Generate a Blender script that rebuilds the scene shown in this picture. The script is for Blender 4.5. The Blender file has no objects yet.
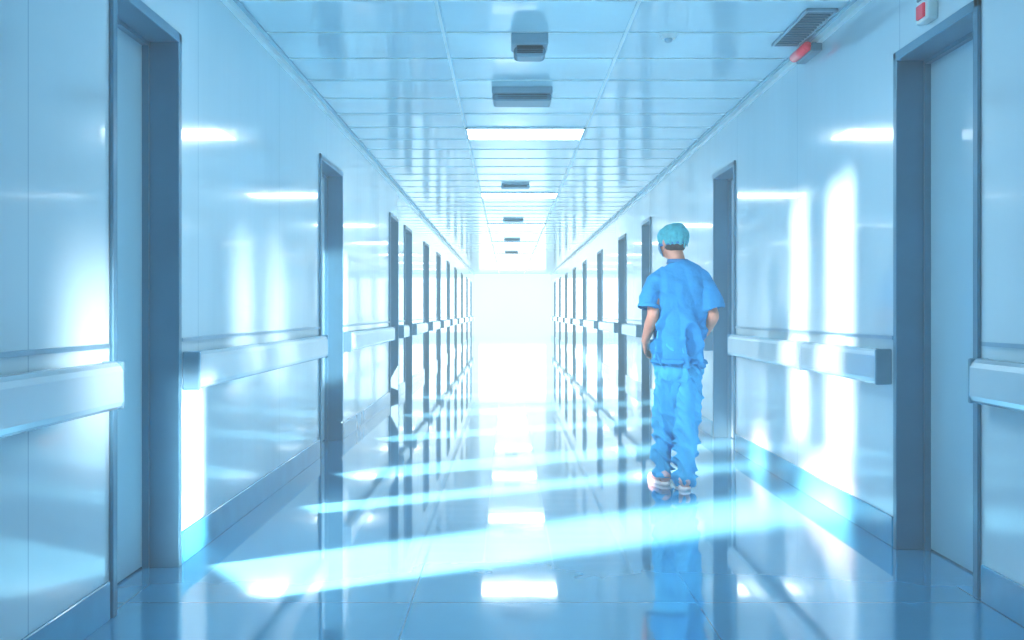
import bpy, bmesh, math, random
from mathutils import Vector, Matrix, noise
random.seed(4)
D=bpy.data; C=bpy.context; R=math.radians
col=C.scene.collection
try:
    C.scene.view_settings.view_transform='Standard'
    C.scene.view_settings.look='None'
except Exception as e: print(e)

XL,XR,H,FAR,NEAR=-1.55,1.96,2.92,50.0,-3.0
DT=2.46; REC=0.15

# ------------------------------------------------------------ materials
def nn(nt,t,**k):
    n=nt.nodes.new(t)
    for a,b in k.items(): setattr(n,a,b)
    return n
def mat(name,c,rough=.4,metal=0,coat=0,var=.06,scale=6,bump=0,bscale=8,emit=None,estr=0,spec=.5,stretch=None):
    m=D.materials.new(name); m.use_nodes=True; nt=m.node_tree
    p=nt.nodes['Principled BSDF']
    tc=nn(nt,'ShaderNodeTexCoord'); no=nn(nt,'ShaderNodeTexNoise'); no.inputs['Scale'].default_value=scale
    no.inputs['Detail'].default_value=4
    nt.links.new(tc.outputs['Object'],no.inputs['Vector'])
    cr=nn(nt,'ShaderNodeValToRGB')
    cr.color_ramp.elements[0].position=.3; cr.color_ramp.elements[1].position=.7
    cr.color_ramp.elements[0].color=[x*(1-var) for x in c]+[1]
    cr.color_ramp.elements[1].color=[min(1,x*(1+var)) for x in c]+[1]
    nt.links.new(no.outputs['Fac'],cr.inputs['Fac']); nt.links.new(cr.outputs['Color'],p.inputs['Base Color'])
    p.inputs['Roughness'].default_value=rough; p.inputs['Metallic'].default_value=metal
    p.inputs['Coat Weight'].default_value=coat; p.inputs['Specular IOR Level'].default_value=spec
    if emit: 
        p.inputs['Emission Color'].default_value=(*emit,1); p.inputs['Emission Strength'].default_value=estr
    if bump:
        b=nn(nt,'ShaderNodeBump'); b.inputs['Strength'].default_value=bump; b.inputs['Distance'].default_value=.02
        n2=nn(nt,'ShaderNodeTexNoise'); n2.inputs['Scale'].default_value=bscale; n2.inputs['Detail'].default_value=2
        mp=nn(nt,'ShaderNodeMapping')
        if stretch: mp.inputs['Scale'].default_value=stretch
        nt.links.new(tc.outputs['Object'],mp.inputs['Vector']); nt.links.new(mp.outputs['Vector'],n2.inputs['Vector'])
        nt.links.new(n2.outputs['Fac'],b.inputs['Height']); nt.links.new(b.outputs['Normal'],p.inputs['Normal'])
    return m
def add_seams(m,axes,width,dark,offs=(0,0,0)):
    """axes: list of (axis index, period) -> thin joint lines darkening the base colour"""
    nt=m.node_tree; p=nt.nodes['Principled BSDF']
    src=p.inputs['Base Color'].links[0].from_socket
    tc=[n for n in nt.nodes if n.type=='TEX_COORD'][0]
    sp=nn(nt,'ShaderNodeSeparateXYZ'); nt.links.new(tc.outputs['Object'],sp.inputs[0])
    acc=None
    for a,per in axes:
        ad=nn(nt,'ShaderNodeMath',operation='ADD'); ad.inputs[1].default_value=offs[a]+100*per
        nt.links.new(sp.outputs[a],ad.inputs[0])
        mo=nn(nt,'ShaderNodeMath',operation='MODULO'); mo.inputs[1].default_value=per
        nt.links.new(ad.outputs[0],mo.inputs[0])
        lt=nn(nt,'ShaderNodeMath',operation='LESS_THAN'); lt.inputs[1].default_value=width
        nt.links.new(mo.outputs[0],lt.inputs[0])
        if acc is None: acc=lt.outputs[0]
        else:
            mx=nn(nt,'ShaderNodeMath',operation='MAXIMUM'); nt.links.new(acc,mx.inputs[0]); nt.links.new(lt.outputs[0],mx.inputs[1]); acc=mx.outputs[0]
    mix=nn(nt,'ShaderNodeMix',data_type='RGBA'); mix.inputs['B'].default_value=(*dark,1)
    nt.links.new(acc,mix.inputs['Factor']); nt.links.new(src,mix.inputs['A'])
    nt.links.new(mix.outputs['Result'],p.inputs['Base Color'])

M={}
M['wall']=mat('wall_gloss_panel',(.61,.82,.92),rough=.13,coat=.6,var=.03,scale=.8,bump=.16,bscale=1.5,stretch=(1,1.8,.4))
add_seams(M['wall'],[(1,1.95)],.008,(.38,.60,.74),(0,.35,0))
M['ceil']=mat('ceiling_gloss_tile',(.52,.79,.90),rough=.17,coat=.3,var=.03,scale=2,bump=.12,bscale=2.5)
M['floor']=mat('floor_polished_vinyl',(.07,.34,.58),rough=.07,coat=.9,var=.10,scale=.9,bump=.04,bscale=3,spec=.7)
add_seams(M['floor'],[(0,1.17),(1,1.2)],.008,(.04,.22,.40),(.40,.3,0))
M['base']=mat('baseboard_blue',(.06,.35,.57),rough=.2,coat=.3)
M['frame']=mat('frame_steel_blue',(.09,.25,.37),rough=.32,metal=.3,var=.08,scale=3)
M['leaf']=mat('door_leaf_laminate',(.34,.59,.72),rough=.28,coat=.2,var=.05,scale=1.2)
M['rail']=mat('rail_satin_metal',(.62,.77,.84),rough=.22,metal=.45,var=.04,scale=2)
M['cap']=mat('rail_end_dark',(.18,.36,.48),rough=.35,metal=.3)
M['strip']=mat('strip_metal',(.26,.44,.56),rough=.3,metal=.6)
M['grid']=mat('ceiling_grid_bar',(.76,.93,.99),rough=.3)
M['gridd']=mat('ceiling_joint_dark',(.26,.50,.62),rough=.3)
M['crown']=mat('crown_white',(.80,.93,.98),rough=.3)
M['lamp']=mat('lamp_diffuser',(.9,.97,1),emit=(.88,.98,1),estr=12)
M['dev']=mat('device_grey',(.10,.22,.30),rough=.4)
M['devl']=mat('device_light',(.24,.42,.53),rough=.4)
M['slot']=mat('grille_dark',(.02,.06,.10),rough=.6)
M['red']=mat('red_lens',(.75,.02,.06),rough=.3,coat=.2,emit=(.9,.03,.08),estr=.15)
M['glow']=mat('end_glow',(.9,.98,1),emit=(.84,.97,1),estr=.98)  # self-lit colour of the glow panel added at the far end

# ------------------------------------------------------------ helpers
def mkobj(name,bm,m,loc=(0,0,0),parent=None,smooth=False,kind=None,**props):
    me=D.meshes.new(name); bmesh.ops.recalc_face_normals(bm,faces=bm.faces); bm.to_mesh(me); bm.free()
    if smooth:
        for p in me.polygons: p.use_smooth=True
    me.materials.append(m)
    o=D.objects.new(name,me); col.objects.link(o); o.location=loc
    if parent: o.parent=parent
    if kind: o['kind']=kind
    for k,v in props.items(): o[k]=v
    return o
def bbox(bm,x0,x1,y0,y1,z0,z1,bev=0,seg=2):
    r=bmesh.ops.create_cube(bm,size=1)
    for v in r['verts']:
        v.co=Vector(((x0+x1)/2+v.co.x*(x1-x0),(y0+y1)/2+v.co.y*(y1-y0),(z0+z1)/2+v.co.z*(z1-z0)))
    if bev:
        es=list({e for v in r['verts'] for e in v.link_edges})
        bmesh.ops.bevel(bm,geom=es,offset=bev,segments=seg,affect='EDGES',profile=.5)
def box(name,x0,x1,y0,y1,z0,z1,m,bev=0,**k):
    bm=bmesh.new(); bbox(bm,x0,x1,y0,y1,z0,z1,bev); return mkobj(name,bm,m,**k)

# ------------------------------------------------------------ shell
OL=[(4.31,5.14),(9.07,10.22),(14.4,15.4),(16.5,17.6),(20.3,21.4),(24,25.1),(28,29.1),(32,33.1),(36.5,37.6),(41,42.1),(45.5,46.6)]
OR=[(4.59,5.52),(9.5,10.42),(15.1,16.0),(18.3,19.4),(22.9,24.0),(27.6,28.7),(32,33.1),(36.5,37.6),(41,42.1),(45.5,46.6)]
T=.30
def wall(name,X,s,ops):
    bm=bmesh.new(); a,b=(X,X+s*T) if s>0 else (X+s*T,X)
    y=NEAR
    for (p,q) in ops:
        bbox(bm,a,b,y,p,0,H); bbox(bm,a,b,p,q,DT,H); y=q
    bbox(bm,a,b,y,FAR,0,H)
    mkobj(name,bm,M['wall'],kind='structure')
wall('wall_left',XL,-1,OL); wall('wall_right',XR,1,OR)
box('floor',XL-T,XR+T,NEAR,FAR+.3,-.1,0,M['floor'],kind='structure')
box('ceiling',XL-T,XR+T,NEAR,FAR+.3,H,H+.1,M['ceil'],kind='structure')
# far end: full-width glowing panel added before the end wall for the white glow
box('wall_back',XL,XR,FAR+.12,FAR+.3,0,H,M['wall'],kind='structure')
box('glow_panel_1',XL+.002,XR-.002,FAR+.04,FAR+.08,.001,H-.002,M['glow'],kind='structure')

trim=[0]
def tname():
    trim[0]+=1; return 'trim_%d'%trim[0]
dn=0
for X,s,ops,side in ((XL,-1,OL,'left'),(XR,1,OR,'right')):
    # baseboard (one per side, broken at openings)
    bm=bmesh.new(); bt=bmesh.new(); y=NEAR
    for (p,q) in ops+[(FAR,FAR+1)]:
        y1=p-.06 if p<FAR else FAR
        bbox(bm,min(X,X-s*.014),max(X,X-s*.014),y,y1,0,.15,.003,1)
        bbox(bt,min(X,X-s*.012),max(X,X-s*.012),y,y1,1.05,1.068)
        y=q+.06
    mkobj('baseboard_'+side,bm,M['base'],kind='structure')
    mkobj(tname(),bt,M['strip'],kind='structure')
    # crown
    box(tname(),min(X,X-s*.035),max(X,X-s*.035),NEAR,FAR,H-.05,H,M['crown'],kind='structure')
    box(tname(),min(X-s*.035,X-s*.06),max(X-s*.035,X-s*.06),NEAR,FAR,H-.012,H,M['gridd'],kind='structure')
    for (p,q) in ops:
        dn+=1
        # leaf
        a=X+s*REC; bm=bmesh.new(); bbox(bm,min(a,a+s*.045),max(a,a+s*.045),p+.012,q-.012,.006,DT-.012,.004,1)
        d=mkobj('door_%d'%dn,bm,M['leaf'],kind='structure')
        # frame: lining + architrave
        bm=bmesh.new(); t=.012; w=.035; pr=.016
        x0,x1=sorted((X-s*pr,X+s*(REC+.06)))
        bbox(bm,x0,x1,p,p+t,0,DT,.002,1); bbox(bm,x0,x1,q-t,q,0,DT,.002,1); bbox(bm,x0,x1,p,q,DT-t,DT,.002,1)
        x0,x1=sorted((X-s*pr,X))
        bbox(bm,x0,x1,p-w,p+.004,0,DT+w,.003,1); bbox(bm,x0,x1,q-.004,q+w,0,DT+w,.003,1); bbox(bm,x0,x1,p-w,q+w,DT-.004,DT+w,.003,1)
        # stop bead against the leaf
        x0,x1=sorted((X+s*(REC-.03),X+s*REC))
        bbox(bm,x0,x1,p+t,p+t+.02,0,DT-t); bbox(bm,x0,x1,q-t-.02,q-t,0,DT-t); bbox(bm,x0,x1,p+t,q-t,DT-t-.02,DT-t)
        mkobj(tname(),bm,M['frame'],kind='structure')

# ceiling grid bars
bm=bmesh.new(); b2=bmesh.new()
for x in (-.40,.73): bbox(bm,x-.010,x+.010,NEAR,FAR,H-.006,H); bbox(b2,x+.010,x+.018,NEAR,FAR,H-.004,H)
y=10.3-.7*18
while y<FAR:
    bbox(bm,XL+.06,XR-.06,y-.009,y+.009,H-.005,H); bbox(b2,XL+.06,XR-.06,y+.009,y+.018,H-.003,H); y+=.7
mkobj(tname(),bm,M['grid'],kind='structure')
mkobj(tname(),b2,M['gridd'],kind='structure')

# ------------------------------------------------------------ handrails
def handrail(X,s,y0,y1,joint=None):
    e=D.objects.new('handrail',None); col.objects.link(e); e.location=(X,(y0+y1)/2,.82); e.empty_display_size=.1
    e['label']='brushed pale metal wall-mounted handrail between two doorways'; e['category']='handrail'; e['group']='handrails along the corridor walls'
    L=(y1-y0)/2
    prof=[(.035,0),(.062,.0),(.078,.012),(.084,.03),(.084,.145),(.076,.165),(.06,.178),(.035,.18),(.035,.15),(.05,.14),(.05,.03),(.035,.02)]
    bm=bmesh.new(); rings=[]
    for yy in (-L+.02,L-.02): rings.append([bm.verts.new((-s*u,yy,z)) for u,z in prof])
    n=len(prof)
    for i in range(n): bm.faces.new((rings[0][i],rings[0][(i+1)%n],rings[1][(i+1)%n],rings[1][i]))
    bm.faces.new(rings[0]); bm.faces.new(rings[1][::-1])
    mkobj('rail',bm,M['rail'],parent=e)
    for yy in (-L,L-.022):
        bm=bmesh.new(); x0,x1=sorted((-s*.0,-s*.086)); bbox(bm,x0,x1,yy,yy+.022,-.002,.182,.008,2)
        mkobj('end_cap',bm,M['cap'],parent=e)
    k=max(2,int((y1-y0)/1.2))
    for i in range(k):
        yy=-L+.2+(2*L-.4)*i/(k-1); bm=bmesh.new(); x0,x1=sorted((0,-s*.052)); bbox(bm,x0,x1,yy-.03,yy+.03,.04,.13,.004,1)
        mkobj('bracket',bm,M['cap'],parent=e)
    if joint:
        yy=joint-(y0+y1)/2; bm=bmesh.new(); x0,x1=sorted((-s*.034,-s*.089)); bbox(bm,x0,x1,yy-.045,yy+.045,-.004,.184,.01,2)
        mkobj('joint_sleeve',bm,M['rail'],parent=e)
for X,s,ops in ((XL,-1,OL),(XR,1,OR)):
    y=.6
    for i,(p,q) in enumerate(ops+[(49,50)]):
        handrail(X,s,y,p-.1,joint=7.1 if (s>0 and i==1) else None); y=q+.09

# ------------------------------------------------------------ ceiling lights
ly=[10.3-5.6]+[10.3+5.6*i for i in range(0,7)]
for i,y in enumerate(ly):
    e=D.objects.new('ceiling_light',None); col.objects.link(e); e.location=(.165,y+.35,H)
    e['label']='rectangular white recessed ceiling light panel, switched on'; e['category']='ceiling light'; e['group']='ceiling light panels'
    bm=bmesh.new(); w,l=.57,.34
    bbox(bm,-w,w,-l,-l+.02,-.014,0); bbox(bm,-w,w,l-.02,l,-.014,0); bbox(bm,-w,-w+.02,-l,l,-.014,0); bbox(bm,w-.02,w,-l,l,-.014,0)
    mkobj('frame',bm,M['gridd'],parent=e)
    bm=bmesh.new(); bbox(bm,-w+.02,w-.02,-l+.02,l-.02,-.011,-.003)
    mkobj('diffuser',bm,M['lamp'],parent=e)

# ------------------------------------------------------------ ceiling devices
def emp(name,loc,label,cat,group=None):
    e=D.objects.new(name,None); col.objects.link(e); e.location=loc; e['label']=label; e['category']=cat; e.empty_display_size=.1
    if group: e['group']=group
    return e
e=emp('ceiling_sensor',(.135,6.9,H),'boxy grey ceiling sensor unit with a rounded grille underside','sensor')
bm=bmesh.new(); bbox(bm,-.115,.115,-.11,.11,-.08,0,.012,2); mkobj('housing',bm,M['devl'],parent=e)
bm=bmesh.new(); bbox(bm,-.10,.10,-.10,.10,-.145,-.078,.035,4); mkobj('lower_cover',bm,M['dev'],parent=e,smooth=False)
bm=bmesh.new()
for k in range(4): bbox(bm,-.08,.08,-.104,-.098,-.128+k*.013,-.122+k*.013)
mkobj('grille',bm,M['slot'],parent=e)
e=emp('ceiling_air_unit',(.11,8.6,H),'flat wide grey air unit mounted on the ceiling','air vent')
bm=bmesh.new(); bbox(bm,-.235,.235,-.16,.16,-.05,0,.008,2); mkobj('mounting_plate',bm,M['devl'],parent=e)
bm=bmesh.new(); bbox(bm,-.225,.225,-.15,.15,-.105,-.049,.02,3); mkobj('housing',bm,M['dev'],parent=e)
bm=bmesh.new()
for k in range(3): bbox(bm,-.19,.19,-.154,-.149,-.090+k*.014,-.085+k*.014)
mkobj('grille',bm,M['slot'],parent=e)
for y in (15.0,20.6,26.2,31.8):
    e=emp('ceiling_vent',(.1,y,H),'small grey rectangular ceiling vent near a light panel','air vent','small ceiling vents')
    bm=bmesh.new(); bbox(bm,-.19,.19,-.12,.12,-.045,0,.01,2); mkobj('housing',bm,M['devl'],parent=e)
    bm=bmesh.new(); bbox(bm,-.16,.16,-.124,-.119,-.035,-.015); mkobj('grille',bm,M['slot'],parent=e)
e=emp('smoke_detector',(1.0,6.85,H),'small round white ceiling smoke detector','smoke detector')
bm=bmesh.new(); bmesh.ops.create_cone(bm,cap_ends=True,segments=32,radius1=.04,radius2=.055,depth=.03); bmesh.ops.translate(bm,verts=bm.verts,vec=(0,0,-.015)); mkobj('base',bm,M['crown'],parent=e)
bm=bmesh.new(); bmesh.ops.create_uvsphere(bm,u_segments=24,v_segments=12,radius=.026); bmesh.ops.translate(bm,verts=bm.verts,vec=(0,0,-.03)); mkobj('sensor_dome',bm,M['devl'],parent=e,smooth=True)
# air grille at ceiling, right
e=emp('ceiling_air_grille',(1.79,6.68,H),'dark slatted air grille set in the ceiling','air vent')
bm=bmesh.new(); w,l=.09,.42
bbox(bm,-w,w,-l,-l+.02,-.02,0,.003,1); bbox(bm,-w,w,l-.02,l,-.02,0,.003,1); bbox(bm,-w,-w+.015,-l,l,-.02,0,.003,1); bbox(bm,w-.015,w,-l,l,-.02,0,.003,1)
mkobj('frame',bm,M['devl'],parent=e)
bm=bmesh.new(); bbox(bm,-w+.02,w-.02,-l+.02,l-.02,-.006,-.001); mkobj('backing',bm,M['slot'],parent=e)
bm=bmesh.new()
for k in range(14):
    y=-l+.05+k*(2*l-.1)/13; bbox(bm,-w+.015,w-.015,y-.007,y+.007,-.016,-.006)
mkobj('slats',bm,M['dev'],parent=e)
# red lamp below crown
e=emp('alarm_beacon',(XR-.035,7.05,2.855),'red horizontal alarm beacon on the wall at the ceiling edge','alarm light')
bm=bmesh.new(); bbox(bm,-.03,.035,-.19,.19,-.035,.02,.008,2); mkobj('mounting_plate',bm,M['dev'],parent=e)
bm=bmesh.new(); r=bmesh.ops.create_cone(bm,cap_ends=True,segments=24,radius1=.03,radius2=.03,depth=.34,matrix=Matrix.Translation((-.05,0,0))@Matrix.Rotation(R(90),4,'X'))
bmesh.ops.bevel(bm,geom=[ed for ed in bm.edges if ed.calc_face_angle(0)>1],offset=.01,segments=3,affect='EDGES')
mkobj('red_lens',bm,M['red'],parent=e,smooth=True)
e=emp('call_light',(XR,5.08,2.62),'small pale box with a red indicator above a doorway','indicator light')
bm=bmesh.new(); bbox(bm,-.05,0,-.07,.07,-.09,.12,.008,2); mkobj('housing',bm,M['crown'],parent=e)
bm=bmesh.new(); bbox(bm,-.062,-.045,-.045,.045,-.075,-.01,.006,2); mkobj('red_lens',bm,M['red'],parent=e)
bm=bmesh.new(); bbox(bm,-.058,-.045,-.045,.045,.01,.10,.004,2); mkobj('blue_lens',bm,M['dev'],parent=e)

# ------------------------------------------------------------ PERSON
def catmull(P,n):
    out=[]
    for i in range(len(P)-1):
        p0=P[max(i-1,0)];p1=P[i];p2=P[i+1];p3=P[min(i+2,len(P)-1)]
        for k in range(n):
            t=k/n
            out.append([.5*((2*b)+(-a+c)*t+(2*a-5*b+4*c-d)*t*t+(-a+3*b-3*c+d)*t**3) for a,b,c,d in zip(p0,p1,p2,p3)])
    out.append(list(P[-1])); return out
def tube(bm,P,ref=(1,0,0),n=4,seg=24,recess=0,mtx=None):
    """P rows: x,y,z,ra,rb ; ra along ref direction"""
    Q=catmull([list(p) for p in P],n); ref=Vector(ref)
    if recess:
        e=Q[-1]; pv=Q[-2]; t=(Vector(e[:3])-Vector(pv[:3])).normalized()
        for dr,dl in ((.010,0),(.014,-recess)):
            c=Vector(e[:3])+t*dl; Q.append([*c,e[3]-dr,e[4]-dr])
    rings=[]; lt=None
    for i,q in enumerate(Q):
        c=Vector(q[:3]); a=Vector(Q[max(i-1,0)][:3]); b=Vector(Q[min(i+1,len(Q)-1)][:3]); t=b-a
        if recess and i>=len(Q)-3: t=lt
        if t.length<1e-6: t=lt
        t=t.normalized(); lt=t
        u=(ref-t*ref.dot(t)).normalized(); v=t.cross(u)
        ring=[]
        for k in range(seg):
            an=2*math.pi*k/seg; co=c+u*q[3]*math.cos(an)+v*q[4]*math.sin(an)
            if mtx: co=mtx@co
            ring.append(bm.verts.new(co))
        rings.append(ring)
    for i in range(len(rings)-1):
        for k in range(seg): bm.faces.new((rings[i][k],rings[i][(k+1)%seg],rings[i+1][(k+1)%seg],rings[i+1][k]))
    bm.faces.new(rings[0][::-1]); bm.faces.new(rings[-1])
def ell(bm,c,r,mtx=None,rot=None):
    m=Matrix.Translation(c)
    if rot: m=m@rot
    m=m@Matrix.Diagonal((*r,1))
    if mtx: m=mtx@m
    bmesh.ops.create_uvsphere(bm,u_segments=24,v_segments=16,radius=1,matrix=m)
def fuse(bm,name,voxel,smooth,m,disp=None,parent=None,loc=(0,0,0)):
    me=D.meshes.new('tmp'); bmesh.ops.recalc_face_normals(bm,faces=bm.faces); bm.to_mesh(me); bm.free()
    o=D.objects.new('tmp',me); col.objects.link(o)
    r=o.modifiers.new('r','REMESH'); r.mode='VOXEL'; r.voxel_size=voxel
    if smooth:
        s=o.modifiers.new('s','SMOOTH'); s.iterations=smooth; s.factor=.5
    C.view_layer.update(); dg=C.evaluated_depsgraph_get()
    nm=D.meshes.new_from_object(o.evaluated_get(dg)); D.objects.remove(o); nm.name=name
    if disp:
        nrm=[v.normal.copy() for v in nm.vertices]
        for v,n in zip(nm.vertices,nrm): v.co=v.co+n*disp(v.co)
    for p in nm.polygons: p.use_smooth=True
    nm.materials.clear(); nm.materials.append(m)
    ob=D.objects.new(name,nm); col.objects.link(ob); ob.location=loc
    if parent: ob.parent=parent
    return ob
M['skin']=mat('skin',(.46,.24,.18),rough=.5,var=.08,scale=20)
M['scrub']=mat('scrub_cotton_blue',(.018,.22,.50),rough=.75,var=.08,scale=14,bump=.2,bscale=30,spec=.2)
M['pants']=mat('scrub_trouser_blue',(.045,.36,.68),rough=.75,var=.08,scale=12,bump=.2,bscale=30,spec=.2)
M['hem']=mat('scrub_hem_blue',(.015,.15,.38),rough=.8)
M['bcap']=mat('surgical_cap_teal',(.04,.33,.42),rough=.8,var=.15,scale=40,bump=.3,bscale=60)
M['hair']=mat('dark_hair',(.02,.02,.025),rough=.6,var=.3,scale=60,bump=.5,bscale=120)
M['mask']=mat('face_mask_blue',(.06,.16,.26),rough=.8)
M['shoe']=mat('shoe_pale_pink',(.62,.48,.52),rough=.5)
M['sole']=mat('shoe_sole_white',(.85,.85,.88),rough=.5)
M['eye']=mat('eye_white',(.8,.8,.8),rough=.2)
M['iris']=mat('eye_iris',(.05,.03,.02),rough=.2)

PX,PY=1.162,7.45
HM=Matrix.Translation((-.045,.035,1.675))@Matrix.Rotation(R(38),4,'Z')@Matrix.Rotation(R(-6),4,'X')
bm=bmesh.new()
tube(bm,[(0,0,.84,.11,.085),(0,0,.92,.14,.10),(0,0,1.0,.135,.10),(0,.0,1.12,.125,.095),(0,-.005,1.28,.14,.10),(0,-.01,1.39,.15,.095),(-.005,0,1.46,.12,.08),(-.01,.005,1.53,.066,.060)])
tube(bm,[(-.008,.0,1.46,.065,.065),(-.017,.008,1.54,.056,.058),(-.035,.025,1.62,.054,.056),(-.042,.03,1.67,.05,.05)])
# head
ell(bm,(0,-.012,.022),(.074,.094,.092),HM); ell(bm,(0,.028,-.035),(.058,.066,.082),HM); ell(bm,(0,.045,-.085),(.034,.04,.03),HM)
tube(bm,[(0,.088,.012,.008,.008),(0,.103,-.018,.012,.010),(0,.108,-.032,.016,.012),(0,.090,-.04,.012,.01)],mtx=HM,seg=12)
ell(bm,(0,.092,-.058),(.024,.009,.005),HM); ell(bm,(0,.090,-.067),(.021,.009,.006),HM)
ell(bm,(0,.080,.024),(.045,.012,.009),HM)
for s in (-1,1):
    ell(bm,(s*.078,-.004,-.015),(.010,.020,.032),HM,Matrix.Rotation(s*R(-18),4,'Z'))
# arms + hands
def limb_arm(S,E,W,fd,side):
    S,E,W=map(Vector,(S,E,W))
    tube(bm,[(*S,.050,.055),(*(S.lerp(E,.4)),.046,.050),(*(S.lerp(E,.85)),.041,.043),(*E,.040,.040),(*(E.lerp(W,.3)),.041,.040),(*(E.lerp(W,.75)),.031,.029),(*W,.028,.022)],n=3,seg=18)
    f=Vector(fd).normalized(); side_v=Vector((side,0,.0)); nrm=(side_v-f*side_v.dot(f)).normalized()
    w=f.cross(nrm).normalized()
    if w.z<0: w=-w
    K=W+f*.095
    tube(bm,[(*W,.024,.018),(*(W+f*.03),.034,.017),(*(W+f*.07),.042,.016),(*K,.040,.013)],ref=w,n=3,seg=16)
    for j,(off,ln) in enumerate(((.030,.070),(.010,.080),(-.011,.074),(-.031,.058))):
        b=K+w*off-f*.01; p1=b+f*ln*.5-nrm*.008; p2=p1+(f*.8-nrm*.6).normalized()*ln*.3; p3=p2+(f*.45-nrm*.9).normalized()*ln*.28
        tube(bm,[(*b,.0092,.0092),(*p1,.0088,.0088),(*p2,.0082,.0082),(*p3,.007,.007)],ref=w,n=2,seg=10)
    b=W+f*.03+w*.026-nrm*.004; p1=b+(f*.7+w*.75-nrm*.2).normalized()*.04; p2=p1+(f*.95+w*.25-nrm*.3).normalized()*.034
    tube(bm,[(*b,.014,.013),(*p1,.011,.011),(*p2,.0085,.0085)],ref=nrm,n=2,seg=10)
limb_arm((-.150,-.005,1.41),(-.192,-.065,1.155),(-.228,.06,.985),(.12,.72,-.65),-1)
limb_arm((.150,-.005,1.41),(.218,-.05,1.165),(.200,.14,1.04),(-.2,.85,-.4),1)
# legs + feet
LEG={-1:((-.080,0,.88),(-.074,.10,.49),(-.092,.16,.085)),1:((.080,0,.88),(.056,.03,.49),(.024,-.06,.085))}
for s,(a,b,c) in LEG.items():
    a,b,c=map(Vector,(a,b,c))
    tube(bm,[(*a,.078,.085),(*a.lerp(b,.4),.068,.073),(*a.lerp(b,.9),.050,.052),(*b,.048,.051),(*b.lerp(c,.3),.048,.054),(*b.lerp(c,.8),.036,.038),(*c,.034,.038),(c.x,c.y,.04,.036,.04)],n=3,seg=18)
    tube(bm,[(c.x,c.y-.05,.04,.026,.025),(c.x,c.y,.045,.032,.035),(c.x+s*.006,c.y+.08,.035,.036,.025),(c.x+s*.008,c.y+.16,.025,.036,.015),(c.x+s*.005,c.y+.19,.022,.022,.010)],n=3,seg=14)
body=fuse(bm,'person',.0055,3,M['skin'],loc=(PX,PY,0))
body['label']='person in blue scrubs and teal surgical cap, walking away'; body['category']='person'
def sstep(a,b,x):
    t=max(0,min(1,(x-a)/(b-a))); return t*t*(3-2*t)
def fold(x): return 1-2*min(1,math.sqrt(x*x+.0012)*2.8)
def d_shirt(c):
    arm=sstep(.165,.21,abs(c.x))
    v=Vector((c.x*7.5+c.z*1.6+4.3,c.y*5,c.z*2.2-c.x*3.0)); a=fold(noise.noise(v))
    b=fold(noise.noise(Vector((c.x*5+9-c.z*3,c.y*6+5,c.z*9+c.x*5))))
    low=sstep(1.42,1.05,c.z)
    d=(.024*a*(.3+low)+.014*b*(.4+.6*low))*(1-.5*arm)*sstep(1.53,1.46,c.z)
    return max(d,-.017)
def d_pants(c):
    a=fold(noise.noise(Vector((c.x*9,c.y*7+3,c.z*3.2+c.x*4))))
    b=fold(noise.noise(Vector((c.x*6+2,c.y*6,c.z*13+c.x*14))))
    low=sstep(.60,.15,c.z); hip=sstep(.62,.82,c.z)
    return max(-.020,.019*a*(1-.4*low)+.019*b*(.35+low+.2*hip))
bm=bmesh.new()
tube(bm,[(-.010,.002,1.535,.062,.062),(-.007,.0,1.517,.088,.076),(-.003,-.003,1.488,.132,.094),(0,-.006,1.45,.168,.110),(0,-.01,1.36,.182,.126),(0,-.008,1.22,.172,.132),(0,0,1.08,.168,.136),(-.002,0,.95,.178,.145),(-.004,.0,.83,.190,.150)],seg=32,recess=.03)
for s in (-1,1):
    tube(bm,[(s*.09,-.005,1.450,.055,.055),(s*.140,-.008,1.415,.070,.076),(s*.174,-.018,1.35,.072,.080),(s*.200,-.035,1.28,.075,.084),(s*.218,-.045,1.205,.080,.088)],seg=24,recess=.03)
fuse(bm,'shirt',.0065,5,M['scrub'],d_shirt,body)
# collar band
bm=bmesh.new()
n=40; rings=[]
for i in range(n):
    a=2*math.pi*i/n; front=max(0,math.sin(a)); z=1.536-.10*front**3
    cx,cy=-.012+.064*math.cos(a)*(1-.35*front**3),.004+(.064+.035*front**3)*math.sin(a)
    nx,ny=math.cos(a),math.sin(a)
    rings.append([bm.verts.new((cx+nx*u,cy+ny*u,z+w)) for u,w in ((-.004,-.014),(.012,-.018),(.006,.010),(-.002,.012))])
for i in range(n):
    for k in range(4): bm.faces.new((rings[i][k],rings[(i+1)%n][k],rings[(i+1)%n][(k+1)%4],rings[i][(k+1)%4]))
mkobj('collar',bm,M['hem'],parent=body,smooth=True)
bm=bmesh.new()
tube(bm,[(0,0,.97,.145,.11),(0,0,.92,.152,.115),(0,0,.84,.162,.125),(0,.0,.79,.158,.13),(0,.01,.76,.12,.11)],seg=28)
for s,(a,b,c) in LEG.items():
    a,b,c=map(Vector,(a,b,c))
    tube(bm,[(a.x*.85,a.y,.90,.070,.10),(a.x,a.y,.80,.090,.12),(*a.lerp(b,.5),.092,.108),(*a.lerp(b,.85),.084,.096),(*b.lerp(c,.1),.080,.092),(*b.lerp(c,.5),.074,.088),(*b.lerp(c,.85),.066,.080),(c.x,c.y-.008,.04,.060,.076)],n=4,seg=24,recess=.03)
fuse(bm,'trousers',.0065,4,M['pants'],d_pants,body)
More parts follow.
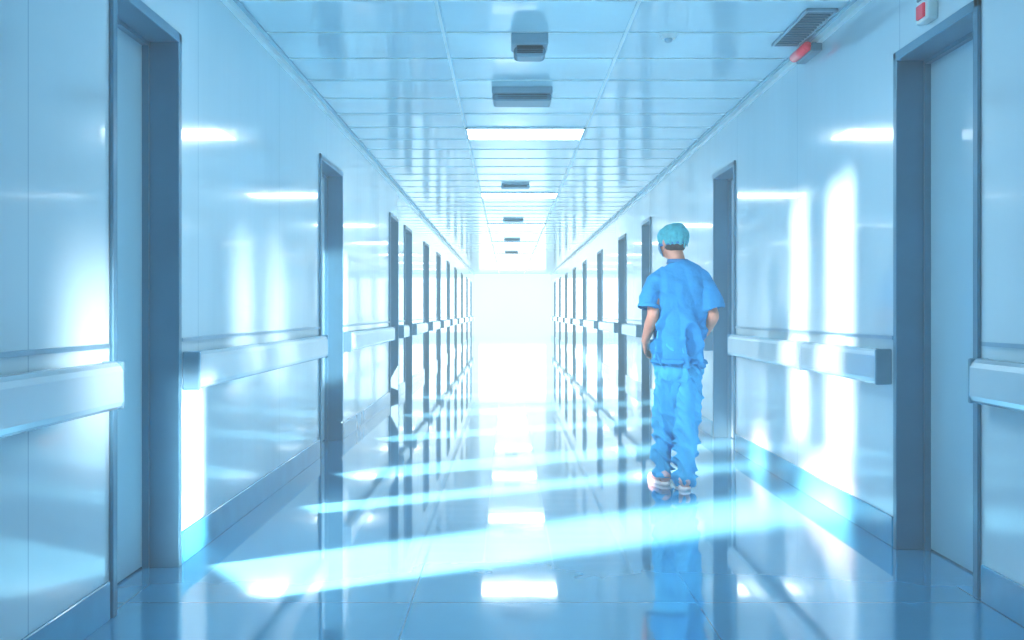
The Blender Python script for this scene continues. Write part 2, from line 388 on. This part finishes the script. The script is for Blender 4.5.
# cap
bm=bmesh.new()
tube(bm,[(0,-.008,-.028,.079,.100),(0,-.010,-.012,.087,.107),(0,-.012,.02,.094,.114),(0,-.012,.055,.092,.110),(0,-.01,.088,.073,.086),(0,-.008,.104,.045,.052),(0,-.008,.110,.012,.014)],ref=(1,0,0),n=4,seg=40)
def d_cap(c):
    a=math.atan2(c.x,c.y); return .004*math.sin(a*17+3*noise.noise(c*20))*max(0,min(1,(.07-c.z)/.06)) +.006*noise.noise(c*22)
o=fuse(bm,'surgical_cap',.005,3,M['bcap'],d_cap,body); o.matrix_local=HM
bm=bmesh.new(); tube(bm,[(0,-.008,-.034,.080,.101),(0,-.008,-.026,.083,.104),(0,-.008,-.018,.082,.103)],n=2,seg=40)
x=mkobj('cap_band',bm,M['hem'],parent=o,smooth=True)
bm=bmesh.new(); ell(bm,(0,-.115,-.026),(.012,.009,.010)); tube(bm,[(0,-.115,-.026,.006,.003),(-.012,-.120,-.045,.007,.003),(-.014,-.118,-.065,.006,.002)],n=3,seg=8); tube(bm,[(0,-.115,-.026,.006,.003),(.010,-.120,-.042,.007,.003),(.016,-.117,-.058,.006,.002)],n=3,seg=8)
mkobj('tie_knot',bm,M['bcap'],parent=o,smooth=True)
# hair at nape & sides
bm=bmesh.new()
tube(bm,[(0,-.030,-.074,.050,.048),(0,-.030,-.060,.062,.064),(0,-.026,-.035,.073,.078),(0,-.022,0,.078,.086),(0,-.02,.03,.076,.088)],n=4,seg=36)
o=mkobj('hair',bm,M['hair'],parent=body,smooth=True); o.matrix_local=HM
# mask with ear loops
bm=bmesh.new(); cols=[]
for i in range(25):
    a=R(-72+144*i/24); row=[]
    for j in range(9):
        t=j/8; z=.002-.098*t; r=1.0-.30*max(0,t-.5)**1.3*2+.012*math.sin(t*math.pi*6)
        bulge=.012*math.cos(a)**4*math.sin(t*math.pi)
        row.append(bm.verts.new((math.sin(a)*.068*r,.022+math.cos(a)*(.082*r+bulge)+.004,z)))
    cols.append(row)
for i in range(24):
    for j in range(8): bm.faces.new((cols[i][j],cols[i+1][j],cols[i+1][j+1],cols[i][j+1]))
o=mkobj('face_mask',bm,M['mask'],parent=body,smooth=True); o.matrix_local=HM
sm=o.modifiers.new('t','SOLIDIFY'); sm.thickness=.002
for s in (-1,1):
    bm=bmesh.new(); tube(bm,[(s*.066,.045,-.005,.0018,.0018),(s*.078,.01,.005,.0018,.0018),(s*.084,-.018,-.012,.0018,.0018),(s*.080,-.012,-.04,.0018,.0018),(s*.064,.035,-.075,.0018,.0018)],n=5,seg=6)
    mkobj('ear_loop',bm,M['mask'],parent=o,smooth=True)
for s in (-1,1):
    bm=bmesh.new(); ell(bm,(s*.030,.074,.004),(.013,.012,.009)); e=mkobj('eye',bm,M['eye'],parent=body,smooth=True); e.matrix_local=HM
    bm=bmesh.new(); ell(bm,(s*.030,.0845,.004),(.0055,.003,.0055)); mkobj('iris',bm,M['iris'],parent=e,smooth=True)
# shoes
for s,(a,b,c) in LEG.items():
    x,y=c[0],c[1]; 
    rot=Matrix.Translation((x,y,0))@Matrix.Rotation(R(14 if s<0 else -6),4,'Z')
    bm=bmesh.new()
    tube(bm,[(0,-.078,.05,.022,.024),(0,-.066,.058,.036,.040),(0,-.02,.068,.042,.052),(0,.03,.06,.044,.046),(0,.09,.048,.047,.034),(0,.15,.040,.047,.026),(0,.19,.036,.036,.020),(0,.205,.034,.018,.012)],n=4,seg=24,mtx=rot)
    o=fuse(bm,'shoe',.005,2,M['shoe'],None,body)
    bm=bmesh.new(); L=[]
    out=[(-.030,-.07),(-.040,-.03),(-.038,.03),(-.048,.10),(-.048,.15),(-.034,.20),(0,.216),(.034,.20),(.048,.15),(.048,.10),(.038,.03),(.040,-.03),(.030,-.07),(0,-.086)]
    for z,k in ((0.001,.97),(.012,1.02),(.024,1.0)): L.append([bm.verts.new(rot@Vector((p*k,.06+(q-.06)*k,z))) for p,q in out])
    N=len(out)
    for i in range(2):
        for k in range(N): bm.faces.new((L[i][k],L[i][(k+1)%N],L[i+1][(k+1)%N],L[i+1][k]))
    bm.faces.new(L[0][::-1]); bm.faces.new(L[2])
    mkobj('sole',bm,M['sole'],parent=o)
    bm=bmesh.new()
    for k in range(4):
        yy=.045+k*.022; zz=.108-k*.0085; tube(bm,[(-.022,yy,zz-.008,.003,.002),(0,yy,zz,.003,.002),(.022,yy+.008,zz-.008,.003,.002)],ref=(0,1,0),n=3,seg=6,mtx=rot)
    mkobj('laces',bm,M['sole'],parent=o)

# ------------------------------------------------------------ lights
w=D.worlds.new('world'); C.scene.world=w; w.use_nodes=True; nt=w.node_tree
bg=nt.nodes['Background']; bg.inputs[0].default_value=(.60,.88,1,1); bg.inputs[1].default_value=1.0
# even glow and absorption added to the air to imitate pale distant haze
dens=.0105
ab=nt.nodes.new('ShaderNodeVolumeAbsorption'); ab.inputs['Color'].default_value=(0,0,0,1); ab.inputs['Density'].default_value=dens
em=nt.nodes.new('ShaderNodeEmission'); em.inputs['Color'].default_value=(.60,.91,1,1); em.inputs['Strength'].default_value=dens*1.15
ad=nt.nodes.new('ShaderNodeAddShader'); nt.links.new(ab.outputs[0],ad.inputs[0]); nt.links.new(em.outputs[0],ad.inputs[1])
out=[n for n in nt.nodes if n.type=='OUTPUT_WORLD'][0]; nt.links.new(ad.outputs[0],out.inputs['Volume'])
def beam(Y0,Y1,z0,z1,elev,power,spread=11,X=-1.2,az=32.4,c=(1,.58,.45)):  # unseen area lamps added indoors to imitate sun streaks and bright wall patches
    yw=(Y1-Y0); a=R(az); e=R(elev)
    d=Vector((math.cos(a)*math.cos(e),math.sin(a)*math.cos(e),-math.sin(e)))
    l=D.lights.new('added_beam','AREA'); l.shape='RECTANGLE'; l.size=yw*abs(math.cos(a)); l.size_y=(z1-z0)*math.cos(e)
    l.energy=power; l.spread=R(spread); l.color=c
    o=D.objects.new('added_beam',l); col.objects.link(o); o.location=(X,(Y0+Y1)/2,(z0+z1)/2); o.rotation_euler=d.to_track_quat('-Z','Y').to_euler()
for (a,b,p) in ((4.45,5.3,150),(6.45,6.8,50),(7.7,8.3,80),(10.0,10.6,80),(12.2,13.0,95),(14.8,15.7,110),(18.0,19.2,130),(21.5,23,145),(26,28,170)):
    beam(a,b,.0,1.8,25,p)
W=(1,.97,.95)
for (a,b,p) in ((4.25,4.75,10),(5.2,5.6,7)):
    beam(a,b,1.0,2.6,10,p,spread=5,c=W)
# more added lamps for bright patches and blurred reflections on the left wall
for (a,b,z0,z1,p,sp) in ((3.45,3.85,.45,1.30,7,4),(8.3,8.9,1.0,2.2,7,4),(2.2,2.7,1.2,1.75,2.4,12),(4.6,4.9,1.3,2.0,2.0,12),(5.4,5.9,1.2,2.0,3.2,14)):
    beam(a,b,z0,z1,8,p,X=1.2,az=180-32,c=W,spread=sp)
def area(loc,d,sx,sy,pw,c=(.8,.95,1),spread=180):
    l=D.lights.new('lamp','AREA'); l.shape='RECTANGLE'; l.size=sx; l.size_y=sy; l.energy=pw; l.color=c; l.spread=R(spread)
    o=D.objects.new('lamp',l); col.objects.link(o); o.location=loc; o.rotation_euler=Vector(d).to_track_quat('-Z','Y').to_euler()
area((.2,49.5,1.5),(0,-1,0),3,2.4,80)  # unseen lamp added before the end wall to brighten the far end
P0=Vector((-1.3,5.6,2.4)); area(P0,Vector((1.16,7.45,1.0))-P0,.3,.3,7.5,c=(1,.95,.92),spread=38)  # unseen key lamp added to model the person from the left

# ------------------------------------------------------------ camera
cam=D.cameras.new('camera'); co=D.objects.new('camera',cam); col.objects.link(co)
co.location=(0,0,1.19); co.rotation_euler=(R(90),0,0)
cam.sensor_width=36; cam.lens=1100/1024*36; cam.shift_x=4/1024; cam.shift_y=-8/1024
C.scene.camera=co
